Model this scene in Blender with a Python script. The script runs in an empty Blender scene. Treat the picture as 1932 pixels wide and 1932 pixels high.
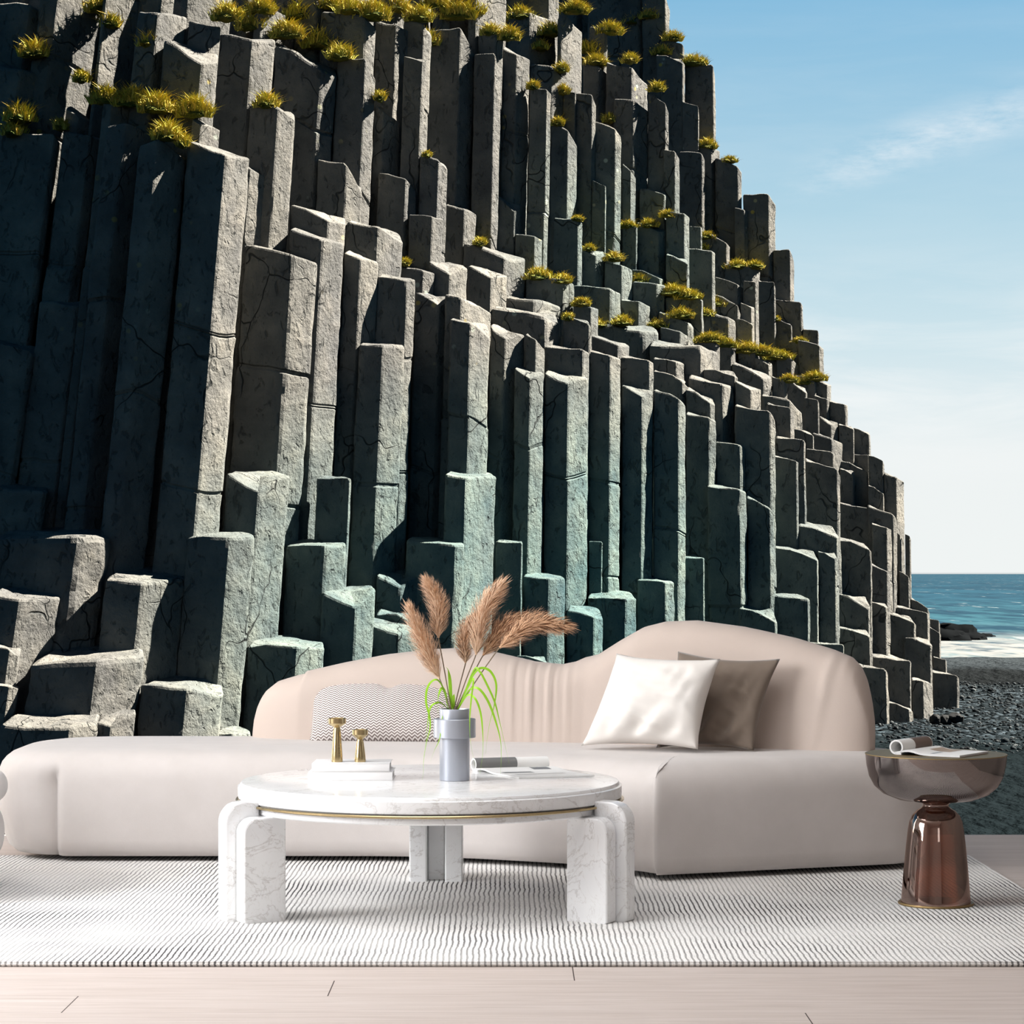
import bpy, bmesh, math, random
from mathutils import Vector, noise
R = random.Random(7)
C = bpy.context.scene.collection
F = 4380.0; H = 1.05; YH = 1083.0          # focal length (px), eye height, horizon row
PI = math.pi

def P(x, y, Y):                              # a photo pixel at depth Y -> world point
    return Vector(((x - 966) / F * Y, Y, H + (YH - y) / F * Y))

# ------------------------------------------------------------------ materials
def srgb(r, g, b):
    f = lambda c: (c/255/12.92) if c/255 <= .04045 else ((c/255 + .055)/1.055)**2.4
    return (f(r), f(g), f(b), 1)

class NT:
    def __init__(s, name):
        s.m = bpy.data.materials.new(name); s.m.use_nodes = True
        s.t = s.m.node_tree; s.n = s.t.nodes; s.n.clear()
        s.out = s.n.new('ShaderNodeOutputMaterial')
    def node(s, typ, **kw):
        nd = s.n.new(typ)
        for k, v in kw.items():
            if k.startswith('i_'):
                k = k[2:]
                key = int(k) if k.isdigit() else k.replace('_', ' ')
                s.set(nd.inputs[key], v)
            else: setattr(nd, k, v)
        return nd
    def set(s, inp, v):
        if isinstance(v, bpy.types.NodeSocket): s.t.links.new(v, inp)
        else: inp.default_value = v
    def math(s, op, a, b=0.0, c=0.0):
        nd = s.n.new('ShaderNodeMath'); nd.operation = op
        s.set(nd.inputs[0], a); s.set(nd.inputs[1], b); s.set(nd.inputs[2], c)
        return nd.outputs[0]
    def mix(s, f, a, b, blend='MIX'):
        nd = s.n.new('ShaderNodeMix'); nd.data_type = 'RGBA'; nd.blend_type = blend
        s.set(nd.inputs[0], f); s.set(nd.inputs[6], a); s.set(nd.inputs[7], b)
        return nd.outputs[2]
    def ramp(s, f, stops, interp='LINEAR'):
        nd = s.n.new('ShaderNodeValToRGB'); cr = nd.color_ramp; cr.interpolation = interp
        while len(cr.elements) > 1: cr.elements.remove(cr.elements[-1])
        for i, (p, c) in enumerate(stops):
            e = cr.elements[0] if i == 0 else cr.elements.new(p)
            e.position = p; e.color = c if len(c) == 4 else (*c, 1)
        s.set(nd.inputs[0], f); return nd.outputs[0]
    def noise(s, vec, scale, detail=4, rough=.55, dist=0.0):
        nd = s.n.new('ShaderNodeTexNoise'); s.set(nd.inputs['Vector'], vec)
        s.set(nd.inputs['Scale'], scale); s.set(nd.inputs['Detail'], detail)
        s.set(nd.inputs['Roughness'], rough); s.set(nd.inputs['Distortion'], dist)
        return nd.outputs[0]
    def voro(s, vec, scale, feature='F1'):
        nd = s.n.new('ShaderNodeTexVoronoi'); nd.feature = feature
        s.set(nd.inputs['Vector'], vec); s.set(nd.inputs['Scale'], scale)
        return nd.outputs
    def vmul(s, vec, v):
        nd = s.n.new('ShaderNodeVectorMath'); nd.operation = 'MULTIPLY'
        s.set(nd.inputs[0], vec); s.set(nd.inputs[1], v); return nd.outputs[0]
    def pos(s): return s.n.new('ShaderNodeNewGeometry').outputs['Position']
    def sep(s, v):
        nd = s.n.new('ShaderNodeSeparateXYZ'); s.set(nd.inputs[0], v); return nd.outputs
    def bump(s, h, strength=.5, dist=.01, normal=None):
        nd = s.n.new('ShaderNodeBump'); s.set(nd.inputs['Height'], h)
        nd.inputs['Strength'].default_value = strength; nd.inputs['Distance'].default_value = dist
        if normal is not None: s.set(nd.inputs['Normal'], normal)
        return nd.outputs[0]
    def bsdf(s, color, rough=.5, metal=0, normal=None, spec=.5, **kw):
        nd = s.n.new('ShaderNodeBsdfPrincipled')
        s.set(nd.inputs['Base Color'], color); s.set(nd.inputs['Roughness'], rough)
        s.set(nd.inputs['Metallic'], metal); s.set(nd.inputs['Specular IOR Level'], spec)
        if normal is not None: s.set(nd.inputs['Normal'], normal)
        for k, v in kw.items(): s.set(nd.inputs[k.replace('_', ' ')], v)
        s.t.links.new(nd.outputs[0], s.out.inputs[0]); return nd

def m_simple(name, col, rough=.5, metal=0, spec=.5, **kw):
    t = NT(name); t.bsdf(col, rough, metal, spec=spec, **kw); return t.m

def m_basalt():
    t = NT('basalt rock'); p = t.pos(); xyz = t.sep(p)
    big = t.noise(p, .5, 3); mid = t.noise(p, 2.6, 5, .6); fine = t.noise(p, 13, 6, .68)
    grain = t.noise(t.vmul(p, (1, 1, .45)), 42, 3, .7)
    base = t.ramp(mid, [(.25, (.050, .051, .051)), (.5, (.077, .077, .074)), (.75, (.115, .110, .100))])
    # wet, algae-green stone low on the cliff and in a seep higher up
    ex = t.math('MULTIPLY', t.math('SUBTRACT', xyz[0], .6), .24)
    ez = t.math('MULTIPLY', t.math('SUBTRACT', xyz[2], .7), .36)
    low = t.math('MULTIPLY', t.math('SUBTRACT', 1.25, t.math('ADD', t.math('MULTIPLY', ex, ex), t.math('MULTIPLY', ez, ez))), .75)
    dx = t.math('MULTIPLY', t.math('SUBTRACT', xyz[0], 1.5), .55)
    dz = t.math('MULTIPLY', t.math('SUBTRACT', xyz[2], 5.6), .55)
    d2 = t.math('ADD', t.math('MULTIPLY', dx, dx), t.math('MULTIPLY', dz, dz))
    seep = t.math('MULTIPLY', t.math('SUBTRACT', 1.0, d2), .6)
    wet = t.math('MAXIMUM', low, seep); wet = t.math('MULTIPLY', wet, t.math('MULTIPLY_ADD', big, .9, .35))
    wet.node.use_clamp = True; wet = t.math('MULTIPLY', wet, .82)
    base = t.mix(wet, base, t.ramp(mid, [(.3, (.014, .060, .072)), (.7, (.056, .106, .100))]))
    # lichen spots higher up
    vo = t.voro(p, 5.5); spot = t.ramp(vo[0], [(.13, (1, 1, 1)), (.2, (0, 0, 0))])
    lm = t.ramp(t.noise(p, .9, 2), [(.56, (0, 0, 0)), (.66, (1, 1, 1))])
    hi = t.ramp(t.math('MULTIPLY', xyz[2], .12), [(.33, (0, 0, 0)), (.6, (1, 1, 1))])
    lich = t.math('MULTIPLY', t.math('MULTIPLY', spot, lm), hi)
    base = t.mix(lich, base, t.ramp(vo[1], [(.3, (.2, .23, .2)), (.6, (.26, .2, .05))]))
    hgt = t.math('ADD', t.math('MULTIPLY', mid, .7), t.math('ADD', t.math('MULTIPLY', fine, .35), t.math('MULTIPLY', grain, .10)))
    pit = t.ramp(t.noise(t.vmul(p, (1, 1, .55)), 11, 3, .6, .8), [(.34, (1, 1, 1)), (.42, (0, 0, 0))])
    wp = t.node('ShaderNodeVectorMath', operation='ADD'); t.set(wp.inputs[0], p)
    nv = t.n.new('ShaderNodeTexNoise'); t.set(nv.inputs['Vector'], p); nv.inputs['Scale'].default_value = 2.0
    sc_ = t.vmul(nv.outputs['Color'], (.5, .5, .8)); t.set(wp.inputs[1], sc_)
    ck = t.ramp(t.voro(t.vmul(wp.outputs[0], (1, 1, .6)), 1.15, 'DISTANCE_TO_EDGE')[0], [(.0025, (1, 1, 1)), (.0075, (0, 0, 0))])
    ck = t.math('MULTIPLY', ck, t.ramp(t.noise(p, .8, 2), [(.50, (0, 0, 0)), (.57, (1, 1, 1))]))
    dark = t.math('MAXIMUM', t.math('MULTIPLY', pit, .45), t.math('MULTIPLY', ck, .9))
    base = t.mix(dark, base, (.010, .013, .014, 1))
    tone = t.ramp(t.noise(t.vmul(p, (1, 1, .35)), 1.3, 4, .6), [(.3, (.72, .74, .78)), (.7, (1.22, 1.2, 1.14))])
    base = t.mix(1.0, base, tone, 'MULTIPLY')
    hgt = t.math('SUBTRACT', hgt, t.math('MULTIPLY', dark, .35))
    t.bsdf(base, .85, normal=t.bump(hgt, 1.0, .075), spec=.1)
    return t.m

def m_marble():
    t = NT('white marble'); p = t.pos()
    w = t.noise(t.vmul(p, (1, 1, 1.4)), 3.2, 6, .62, 1.4)
    v1 = t.math('ABSOLUTE', t.math('SUBTRACT', w, .5))
    w2 = t.noise(t.vmul(p, (1.3, 1, .9)), 7.5, 5, .6, 2.2)
    v2 = t.math('ABSOLUTE', t.math('SUBTRACT', w2, .52))
    soft = t.noise(p, 4, 3)
    base = t.ramp(soft, [(.3, srgb(236, 236, 238)), (.6, srgb(246, 246, 246))])
    c = t.mix(t.ramp(v1, [(0, (.42, .42, .42)), (.016, (0, 0, 0))]), base, srgb(168, 160, 154))
    c = t.mix(t.ramp(v2, [(0, (.25, .25, .25)), (.012, (0, 0, 0))]), c, srgb(180, 168, 158))
    c = t.mix(t.ramp(t.noise(p, 2.3, 2), [(.5, (0, 0, 0)), (.75, (.35, .35, .35))]), c, srgb(214, 214, 217))
    t.bsdf(c, .18, spec=.5); return t.m

def m_fabric(name, c1, c2, scale=260, sheen=.25, rough=.9):
    t = NT(name); p = t.pos()
    blot = t.noise(p, 7, 4, .6); fib = t.noise(p, scale, 2)
    c = t.mix(blot, c1, c2)
    t.bsdf(c, rough, normal=t.bump(fib, .12, .002), spec=.15, Sheen_Weight=sheen, Sheen_Roughness=.45)
    return t.m

def m_herring():
    t = NT('herringbone weave'); uv = t.node('ShaderNodeTexCoord').outputs['UV']; s = t.sep(uv)
    tri = t.math('ABSOLUTE', t.math('SUBTRACT', t.math('FRACT', t.math('MULTIPLY', s[0], 26)), .5))
    ph = t.math('FRACT', t.math('ADD', t.math('MULTIPLY', s[1], 26), t.math('MULTIPLY', tri, 1.6)))
    st = t.ramp(ph, [(.40, (0, 0, 0)), (.50, (1, 1, 1)), (.88, (1, 1, 1)), (.97, (0, 0, 0))])
    fib = t.noise(t.pos(), 300, 2)
    c = t.mix(st, srgb(232, 226, 223), srgb(128, 116, 112))
    t.bsdf(c, .95, normal=t.bump(t.math('ADD', st, fib), .25, .002), spec=.1, Sheen_Weight=.1); return t.m

def m_rug():
    t = NT('woven wool rug'); p = t.pos(); s = t.sep(p)
    wob = t.math('MULTIPLY', t.math('SUBTRACT', t.noise(t.vmul(p, (1.2, 2.2, 1)), 3.0, 3), .5), .016)
    u = t.math('DIVIDE', t.math('ADD', s[0], wob), .0160)
    fr = t.math('ABSOLUTE', t.math('SUBTRACT', t.math('FRACT', u), .5))      # 0 at line centre
    bead = t.math('SINE', t.math('MULTIPLY', s[1], 300.0))
    rag = t.noise(t.vmul(p, (120, 60, 1)), 1.0, 3)
    width = t.math('ADD', t.math('MULTIPLY', rag, .40), t.math('MULTIPLY_ADD', bead, .03, -.005))
    blot = t.ramp(t.noise(p, 1.6, 3), [(.34, (.30, .30, .30)), (.64, (.95, .95, .95))])
    line = t.math('SUBTRACT', t.math('MULTIPLY', width, 1.0), fr); line = t.math('MULTIPLY', line, 14.0); line.node.use_clamp = True
    lf = t.math('MULTIPLY', line, blot)
    c = t.mix(lf, t.ramp(rag, [(.3, srgb(228, 225, 222)), (.6, srgb(247, 245, 243))]), srgb(62, 60, 62))
    h = t.math('ADD', t.math('MULTIPLY', t.math('SUBTRACT', 1.0, line), .7), t.math('ADD', t.math('MULTIPLY', rag, .5), t.math('MULTIPLY', bead, .12)))
    t.bsdf(c, .95, normal=t.bump(h, .5, .006), spec=.1); return t.m

def m_floor():
    t = NT('pale oak planks'); p = t.pos(); s = t.sep(p)
    row = t.math('FLOOR', t.math('DIVIDE', t.math('SUBTRACT', s[1], 5.554), .22))
    fy = t.math('FRACT', t.math('DIVIDE', t.math('SUBTRACT', s[1], 5.554), .22))
    ux = t.math('DIVIDE', t.math('SUBTRACT', s[0], t.math('MULTIPLY_ADD', row, .62, -1.08)), 2.4)
    fx = t.math('FRACT', ux); idx = t.math('ADD', t.math('FLOOR', ux), t.math('MULTIPLY', row, 7.3))
    comb = t.node('ShaderNodeCombineXYZ'); t.set(comb.inputs[0], t.math('MULTIPLY', s[0], 1.6)); t.set(comb.inputs[1], t.math('MULTIPLY', s[1], 26)); t.set(comb.inputs[2], t.math('MULTIPLY', idx, 3.7))
    g = t.noise(comb.outputs[0], 1.6, 6, .62, .6)
    comb2 = t.node('ShaderNodeCombineXYZ'); t.set(comb2.inputs[0], t.math('MULTIPLY', s[0], 5)); t.set(comb2.inputs[1], t.math('MULTIPLY', s[1], 180)); t.set(comb2.inputs[2], idx)
    g2 = t.noise(comb2.outputs[0], 1, 3)
    c = t.ramp(g, [(.25, srgb(182, 169, 161)), (.5, srgb(201, 189, 182)), (.75, srgb(214, 204, 199))])
    c = t.mix(t.math('MULTIPLY', g2, .35), c, srgb(196, 184, 178))
    wn = t.node('ShaderNodeTexWhiteNoise'); wn.noise_dimensions = '1D'; t.set(wn.inputs['W'], idx)
    c = t.mix(t.math('MULTIPLY', wn.outputs[0], .22), c, srgb(188, 174, 166))
    kn = t.ramp(t.noise(t.vmul(p, (3.2, 16, 1)), 1.0, 2), [(.78, (0, 0, 0)), (.86, (.7, .7, .7))])
    c = t.mix(kn, c, srgb(150, 134, 126))
    eb = t.math('LESS_THAN', fx, .0012)
    ey = t.math('MULTIPLY', t.math('LESS_THAN', fy, .009), .30)
    c = t.mix(t.math('MAXIMUM', eb, ey), c, srgb(70, 60, 54))
    t.bsdf(c, t.math('MULTIPLY_ADD', g, .2, .5), normal=t.bump(g2, .1, .002), spec=.15); return t.m

def m_glass(name, tint, refl, mixfac, rough=.02):
    t = NT(name)
    tr = t.node('ShaderNodeBsdfTransparent'); tr.inputs[0].default_value = tint
    gl = t.node('ShaderNodeBsdfGlossy'); gl.inputs['Color'].default_value = refl; gl.inputs['Roughness'].default_value = rough
    lw = t.node('ShaderNodeLayerWeight'); lw.inputs[0].default_value = .35
    f = t.math('MULTIPLY_ADD', lw.outputs['Fresnel'], 1 - mixfac, mixfac)
    mx = t.node('ShaderNodeMixShader'); t.set(mx.inputs[0], f)
    t.t.links.new(tr.outputs[0], mx.inputs[1]); t.t.links.new(gl.outputs[0], mx.inputs[2])
    t.t.links.new(mx.outputs[0], t.out.inputs[0]); return t.m

def m_brass(name, c, rough=.25):
    t = NT(name); p = t.pos()
    n = t.noise(t.vmul(p, (60, 60, 900)), 1, 2)
    t.bsdf(c, t.math('MULTIPLY_ADD', n, .12, rough - .06), 1.0); return t.m

def m_plume(name, c1, c2):
    t = NT(name); p = t.pos(); n1 = t.noise(p, 140, 3, .6); n2 = t.noise(p, 700, 1)
    t.bsdf(t.mix(t.math('MULTIPLY_ADD', n2, .5, t.math('MULTIPLY_ADD', n1, 1.4, -.5)), c1, c2), .9, spec=.05, Sheen_Weight=.3); return t.m

def m_moss():
    t = NT('cliff moss'); p = t.pos(); n1 = t.noise(p, 4, 4); n2 = t.noise(p, 60, 3, .7)
    c = t.ramp(n1, [(.3, (.030, .050, .012)), (.5, (.10, .105, .02)), (.7, (.19, .15, .03))])
    t.bsdf(t.mix(n2, c, t.mix(.5, c, (.02, .025, .008, 1))), .9, normal=t.bump(n2, 1, .04), spec=.05); return t.m

def m_beach():
    t = NT('black sand and shingle'); p = t.pos(); s = t.sep(p)
    n1 = t.noise(p, .25, 3); yy = t.math('ADD', s[1], t.math('MULTIPLY', t.math('SUBTRACT', n1, .5), 5))
    f = t.math('DIVIDE', t.math('SUBTRACT', yy, 15), 52.0)
    zone = t.ramp(f, [(.10, (.010, .013, .014)), (.25, (.012, .015, .016)), (.31, (.034, .039, .042)), (.50, (.040, .045, .048)),
                      (.58, (.030, .032, .033)), (.60, (.014, .014, .014)), (.68, (.017, .017, .017)), (.71, (.040, .042, .044)), (.80, (.052, .054, .056)), (.97, (.040, .046, .05))])  # dark band beyond the shingle is berm shadow put into the sand colour
    peb = t.voro(p, 9.0); sp = t.ramp(peb[1], [(.2, (.25, .25, .25)), (.62, (.9, .9, .9)), (.9, (3, 3, 3.1))])
    pz = t.ramp(f, [(.24, (0, 0, 0)), (.31, (1, 1, 1)), (.56, (1, 1, 1)), (.60, (.1, .1, .1))])
    c = t.mix(pz, zone, t.mix(1.0, zone, sp, 'MULTIPLY'))
    lump = t.noise(t.vmul(p, (1, .45, 1)), 2.2, 4, .55); fine = t.noise(p, 30, 3, .7)
    lump2 = t.noise(t.vmul(p, (1, .5, 1)), 5.5, 3, .5)
    h = t.math('ADD', t.math('MULTIPLY_ADD', lump2, .55, t.math('MULTIPLY', lump, .8)), t.math('ADD', t.math('MULTIPLY', fine, .12), t.math('MULTIPLY', t.math('MULTIPLY', peb[0], -.5), pz)))
    t.bsdf(t.mix(1.0, c, (.36, .42, .46, 1), 'MULTIPLY'), .9, normal=t.bump(h, 1.0, .30), spec=.0); return t.m

def m_sea():
    t = NT('sea water'); p = t.pos(); s = t.sep(p)
    # wave scale grows with distance so the swell stays readable to the horizon
    w1 = t.noise(t.vmul(p, (.22, .030, 1)), 1.0, 4, .6, .3); w2 = t.noise(t.vmul(p, (.9, .16, 1)), 1.0, 3, .6)
    w3 = t.noise(t.vmul(p, (.05, .005, 1)), 1.0, 3, .6)
    near = t.ramp(t.math('DIVIDE', s[1], 220.0), [(.33, srgb(126, 168, 178)), (.5, srgb(70, 132, 150)), (1, srgb(40, 104, 130))])
    wv = t.math('ADD', t.math('MULTIPLY', w1, .42), t.math('ADD', t.math('MULTIPLY', w3, .26), t.math('MULTIPLY', w2, .32)))
    c = t.mix(t.ramp(wv, [(.44, (0, 0, 0)), (.54, (1, 1, 1))]), near, srgb(16, 78, 104))
    cap = t.ramp(t.noise(t.vmul(p, (.55, .07, 1)), 1.0, 5, .65), [(.635, (0, 0, 0)), (.665, (1, 1, 1))])
    c = t.mix(t.math('MULTIPLY', cap, .8), c, srgb(225, 232, 232))
    yy = t.math('ADD', s[1], t.math('MULTIPLY', t.math('SUBTRACT', t.noise(t.vmul(p, (.18, .12, 1)), 1.0, 4), .5), 26))
    foam = t.ramp(t.math('DIVIDE', yy, 120.0), [(.52, (1, 1, 1)), (.64, (1, 1, 1)), (.69, (.35, .35, .35)), (.74, (0, 0, 0))])
    fm = t.ramp(t.noise(t.vmul(p, (.9, .35, 1)), 1.0, 5, .65), [(.38, (.15, .15, .15)), (.54, (1, 1, 1))])
    ff = t.math('MULTIPLY', foam, fm)
    c = t.mix(.5, c, (0, 0, 0, 1)) if False else c
    dk = t.mix(1.0, c, (.13, .14, .145, 1), 'MULTIPLY')
    c2 = t.mix(ff, dk, (.085, .089, .09, 1))
    t.bsdf(c2, t.math('MULTIPLY_ADD', ff, .3, .6), normal=t.bump(t.math('ADD', w1, t.math('MULTIPLY', w2, .3)), .4, .8), spec=.04); return t.m

M = dict(
    basalt=m_basalt(), marble=m_marble(), rug=m_rug(), floor=m_floor(), beach=m_beach(), sea=m_sea(),
    seat=m_fabric('pale velvet upholstery', srgb(212, 205, 202), srgb(196, 189, 185)),
    back=m_fabric('beige smooth upholstery', srgb(203, 188, 179), srgb(196, 181, 171), sheen=.15),
    white_cush=m_fabric('off white cotton', srgb(232, 227, 222), srgb(224, 218, 212), 400, .1),
    taupe=m_fabric('taupe velvet', srgb(128, 115, 104), srgb(112, 99, 88), 400, .4),
    herring=m_herring(), low_bounce=m_simple('charcoal cladding', (.012, .013, .014, 1), .8), wall_dark=m_simple('taupe low bounce wall', srgb(128, 120, 114), .9), wall=m_simple('white wall paint', srgb(232, 230, 228), .9),
    brass=m_brass('brushed brass', srgb(194, 174, 132)), dbrass=m_brass('aged brass rim', srgb(152, 130, 92), .5),
    vase=m_simple('satin blue grey metal', srgb(172, 176, 186), .38, .5),
    vase_in=m_simple('dark vase interior', srgb(120, 122, 130), .6),
    paper=m_simple('white paper', srgb(238, 237, 235), .7), cover=m_simple('white book cover', srgb(236, 234, 233), .45),
    edge=m_simple('page block edge', srgb(205, 202, 200), .8), print_grey=m_simple('grey print', srgb(120, 120, 120), .4),
    print_tan=m_simple('tan print', srgb(176, 152, 128), .5), print_dark=m_simple('umber print', srgb(110, 92, 82), .5),
    plume=m_plume('dry plume', srgb(240, 214, 190), srgb(206, 158, 112)), plume_d=m_plume('brown plume', srgb(226, 190, 158), srgb(172, 118, 72)),
    stem=m_simple('dry stem', srgb(128, 112, 92), .8), blade=m_simple('lime blade', srgb(150, 205, 40), .45),
    bowl=m_glass('smoked glass', (.42, .36, .34, 1), (.62, .55, .53, 1), .34),
    amber=m_glass('amber glass', (.50, .24, .15, 1), (.80, .62, .55, 1), .30),
    moss=m_moss(), turf=m_simple('cliff grass', (.27, .25, .04, 1), .8, spec=.1), turf2=m_simple('dry cliff grass', (.36, .27, .06, 1), .8, spec=.1),
    wet_stone=m_simple('wet beach stone', (.011, .012, .013, 1), .8, spec=.05), stone=m_simple('dark wet stone', (.0035, .004, .0045, 1), .9, spec=.0), pale=m_simple('pale beach stone', (.11, .12, .105, 1), .8),
)

# ------------------------------------------------------------------ scene-graph helpers
LOC = {}
def setp(o, label=None, cat=None, group=None, kind=None):
    if label: o['label'] = label
    if cat: o['category'] = cat
    if group: o['group'] = group
    if kind: o['kind'] = kind
    return o
def thing(name, label, cat, loc, group=None):
    o = bpy.data.objects.new(name, None); C.objects.link(o); o.empty_display_size = .1
    o.location = loc; LOC[o.name] = Vector(loc); return setp(o, label, cat, group)
def mesh(name, verts, faces, mat, parent=None, origin=None, smooth=40, uvs=None):
    """verts in world coordinates; they are stored relative to the parent's place (or to origin)."""
    base = LOC[parent.name] if parent else Vector(origin or (0, 0, 0))
    me = bpy.data.meshes.new(name)
    me.from_pydata([tuple(Vector(v) - base) for v in verts], [], faces); me.validate()
    if uvs:
        ul = me.uv_layers.new(name='UVMap')
        for lp in me.loops: ul.data[lp.index].uv = uvs[lp.vertex_index]
    bm = bmesh.new(); bm.from_mesh(me); bmesh.ops.recalc_face_normals(bm, faces=bm.faces); bm.to_mesh(me); bm.free()
    if smooth:
        for f in me.polygons: f.use_smooth = True
        if smooth < 180: me.set_sharp_from_angle(angle=math.radians(smooth))
    for m in (mat if isinstance(mat, (list, tuple)) else [mat]): me.materials.append(m)
    o = bpy.data.objects.new(name, me); C.objects.link(o)
    if parent: o.parent = parent
    else: o.location = base
    LOC[o.name] = base
    return o

class G:                                      # geometry collector
    def __init__(s): s.v = []; s.f = []
    def add(s, v, f):
        n = len(s.v); s.v += [tuple(a) for a in v]; s.f += [tuple(i + n for i in q) for q in f]; return s
    def lathe(s, prof, c, seg=48):
        n = len(s.v); k = len(prof)
        for r, z in prof:
            for i in range(seg):
                a = 2*PI*i/seg; s.v.append((c[0] + r*math.cos(a), c[1] + r*math.sin(a), c[2] + z))
        for j in range(k-1):
            for i in range(seg):
                i2 = (i+1) % seg; s.f.append((n+j*seg+i, n+j*seg+i2, n+(j+1)*seg+i2, n+(j+1)*seg+i))
        return s
    def cap(s, start, seg, flip=False):
        q = tuple(range(start, start+seg)); s.f.append(q[::-1] if flip else q); return s
    def solid(s, prof, c, seg=48):
        n = len(s.v); s.lathe(prof, c, seg); s.cap(n, seg, True); s.cap(n+(len(prof)-1)*seg, seg); return s
    def box(s, o, ax, ay, az, bev=.0):
        """box from corner o along three vectors, with bevelled edges"""
        o, ax, ay, az = map(Vector, (o, ax, ay, az))
        bm = bmesh.new(); vs = [bm.verts.new(o + ax*i + ay*j + az*k) for k in (0, 1) for j in (0, 1) for i in (0, 1)]
        for q in ((0,2,3,1), (4,5,7,6), (0,1,5,4), (2,6,7,3), (0,4,6,2), (1,3,7,5)): bm.faces.new([vs[i] for i in q])
        if bev: bmesh.ops.bevel(bm, geom=list(bm.edges), offset=bev, segments=2, affect='EDGES', profile=.5)
        bm.verts.index_update(); s.add([v.co for v in bm.verts], [[v.index for v in f.verts] for f in bm.faces]); bm.free(); return s
    def tube(s, pts, rad, seg=8):
        n = len(s.v); m = len(pts)
        for i, p in enumerate(pts):
            p = Vector(p); d = (Vector(pts[min(i+1, m-1)]) - Vector(pts[max(i-1, 0)])).normalized()
            a = d.orthogonal().normalized() if abs(d.z) > .99 else d.cross(Vector((0, 0, 1))).normalized(); b = d.cross(a)
            r = rad[i] if isinstance(rad, (list, tuple)) else rad
            for k in range(seg): s.v.append(tuple(p + a*r*math.cos(2*PI*k/seg) + b*r*math.sin(2*PI*k/seg)))
        for i in range(m-1):
            for k in range(seg): s.f.append((n+i*seg+k, n+i*seg+(k+1) % seg, n+(i+1)*seg+(k+1) % seg, n+(i+1)*seg+k))
        s.cap(n, seg, True); s.cap(n+(m-1)*seg, seg); return s
    def loft(s, rings, close=True, cap0=True, cap1=True):
        n = len(s.v); k = len(rings[0])
        for r in rings: s.v += [tuple(p) for p in r]
        for j in range(len(rings)-1):
            for i in range(k if close else k-1):
                i2 = (i+1) % k; s.f.append((n+j*k+i, n+j*k+i2, n+(j+1)*k+i2, n+(j+1)*k+i))
        if cap0: s.f.append(tuple(range(n, n+k))[::-1])
        if cap1: s.f.append(tuple(range(n+(len(rings)-1)*k, n+len(rings)*k)))
        return s
    def obj(s, name, mat, parent=None, origin=None, smooth=40): return mesh(name, s.v, s.f, mat, parent, origin, smooth)

def interp(tab, x):
    if x <= tab[0][0]: return tab[0][1]
    for (a, b), (c, d) in zip(tab, tab[1:]):
        if x <= c: return b + (d-b)*(x-a)/(c-a)
    return tab[-1][1]
def bez(pts, n=16):
    """Catmull-Rom through pts"""
    pts = [Vector(p) for p in pts]; q = [2*pts[0]-pts[1]] + pts + [2*pts[-1]-pts[-2]]; out = []
    for i in range(1, len(q)-2):
        for k in range(n):
            t = k/n; a, b, c, d = q[i-1], q[i], q[i+1], q[i+2]
            out.append(.5*((2*b) + (c-a)*t + (2*a-5*b+4*c-d)*t*t + (3*b-a-3*c+d)*t**3))
    out.append(pts[-1]); return out

# ------------------------------------------------------------------ camera
cam = bpy.data.cameras.new('camera'); co = bpy.data.objects.new('camera', cam); C.objects.link(co)
co.location = (0, 0, H); co.rotation_euler = (PI/2, 0, 0)
cam.sensor_width = 36; cam.sensor_fit = 'HORIZONTAL'; cam.lens = 36*F/1932
cam.shift_y = (YH-966)/1932; cam.clip_end = 60000; cam.clip_start = .05
bpy.context.scene.camera = co

# ------------------------------------------------------------------ the setting: room open to the shore
FE = 9.35
def structure(name, g, mat, label=None):
    o = g.obj(name, mat, smooth=0); o['kind'] = 'structure'
    if label: o['label'] = label; o['category'] = name.split('_')[0]
    return o
def shell(name, g):
    o = structure(name, g, M['wall' if name != 'wall_right' else 'wall_dark']); o.data.materials.append(M['low_bounce']); c = Vector((-.84, 4.3, 1.8))  # unseen right wall darkened to cut bounced light on the sofa
    for f in o.data.polygons:
        if (f.center - c).dot(f.normal) > 0: f.material_index = 1  # added dark tone on unseen outer faces, stops sunlight bouncing onto the cliff
    return o
structure('floor', G().box((-4.3, -1.2, -.16), (7.1, 0, 0), (0, FE+1.2, 0), (0, 0, .16)), M['floor'], 'pale grey oak plank floor under the striped rug')
shell('wall_left', G().box((-4.5, -1.2, -.16), (.2, 0, 0), (0, 11.6, 0), (0, 0, 3.86)))
shell('wall_right', G().box((2.62, -1.2, -.16), (.2, 0, 0), (0, 12.4, 0), (0, 0, 3.86)))
shell('wall_back', G().box((-4.5, -1.4, -.16), (7.32, 0, 0), (0, .2, 0), (0, 0, 3.86)))
shell('ceiling', G().box((-4.5, -1.4, 3.7), (7.32, 0, 0), (0, 11.6, 0), (0, 0, .2)))

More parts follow.
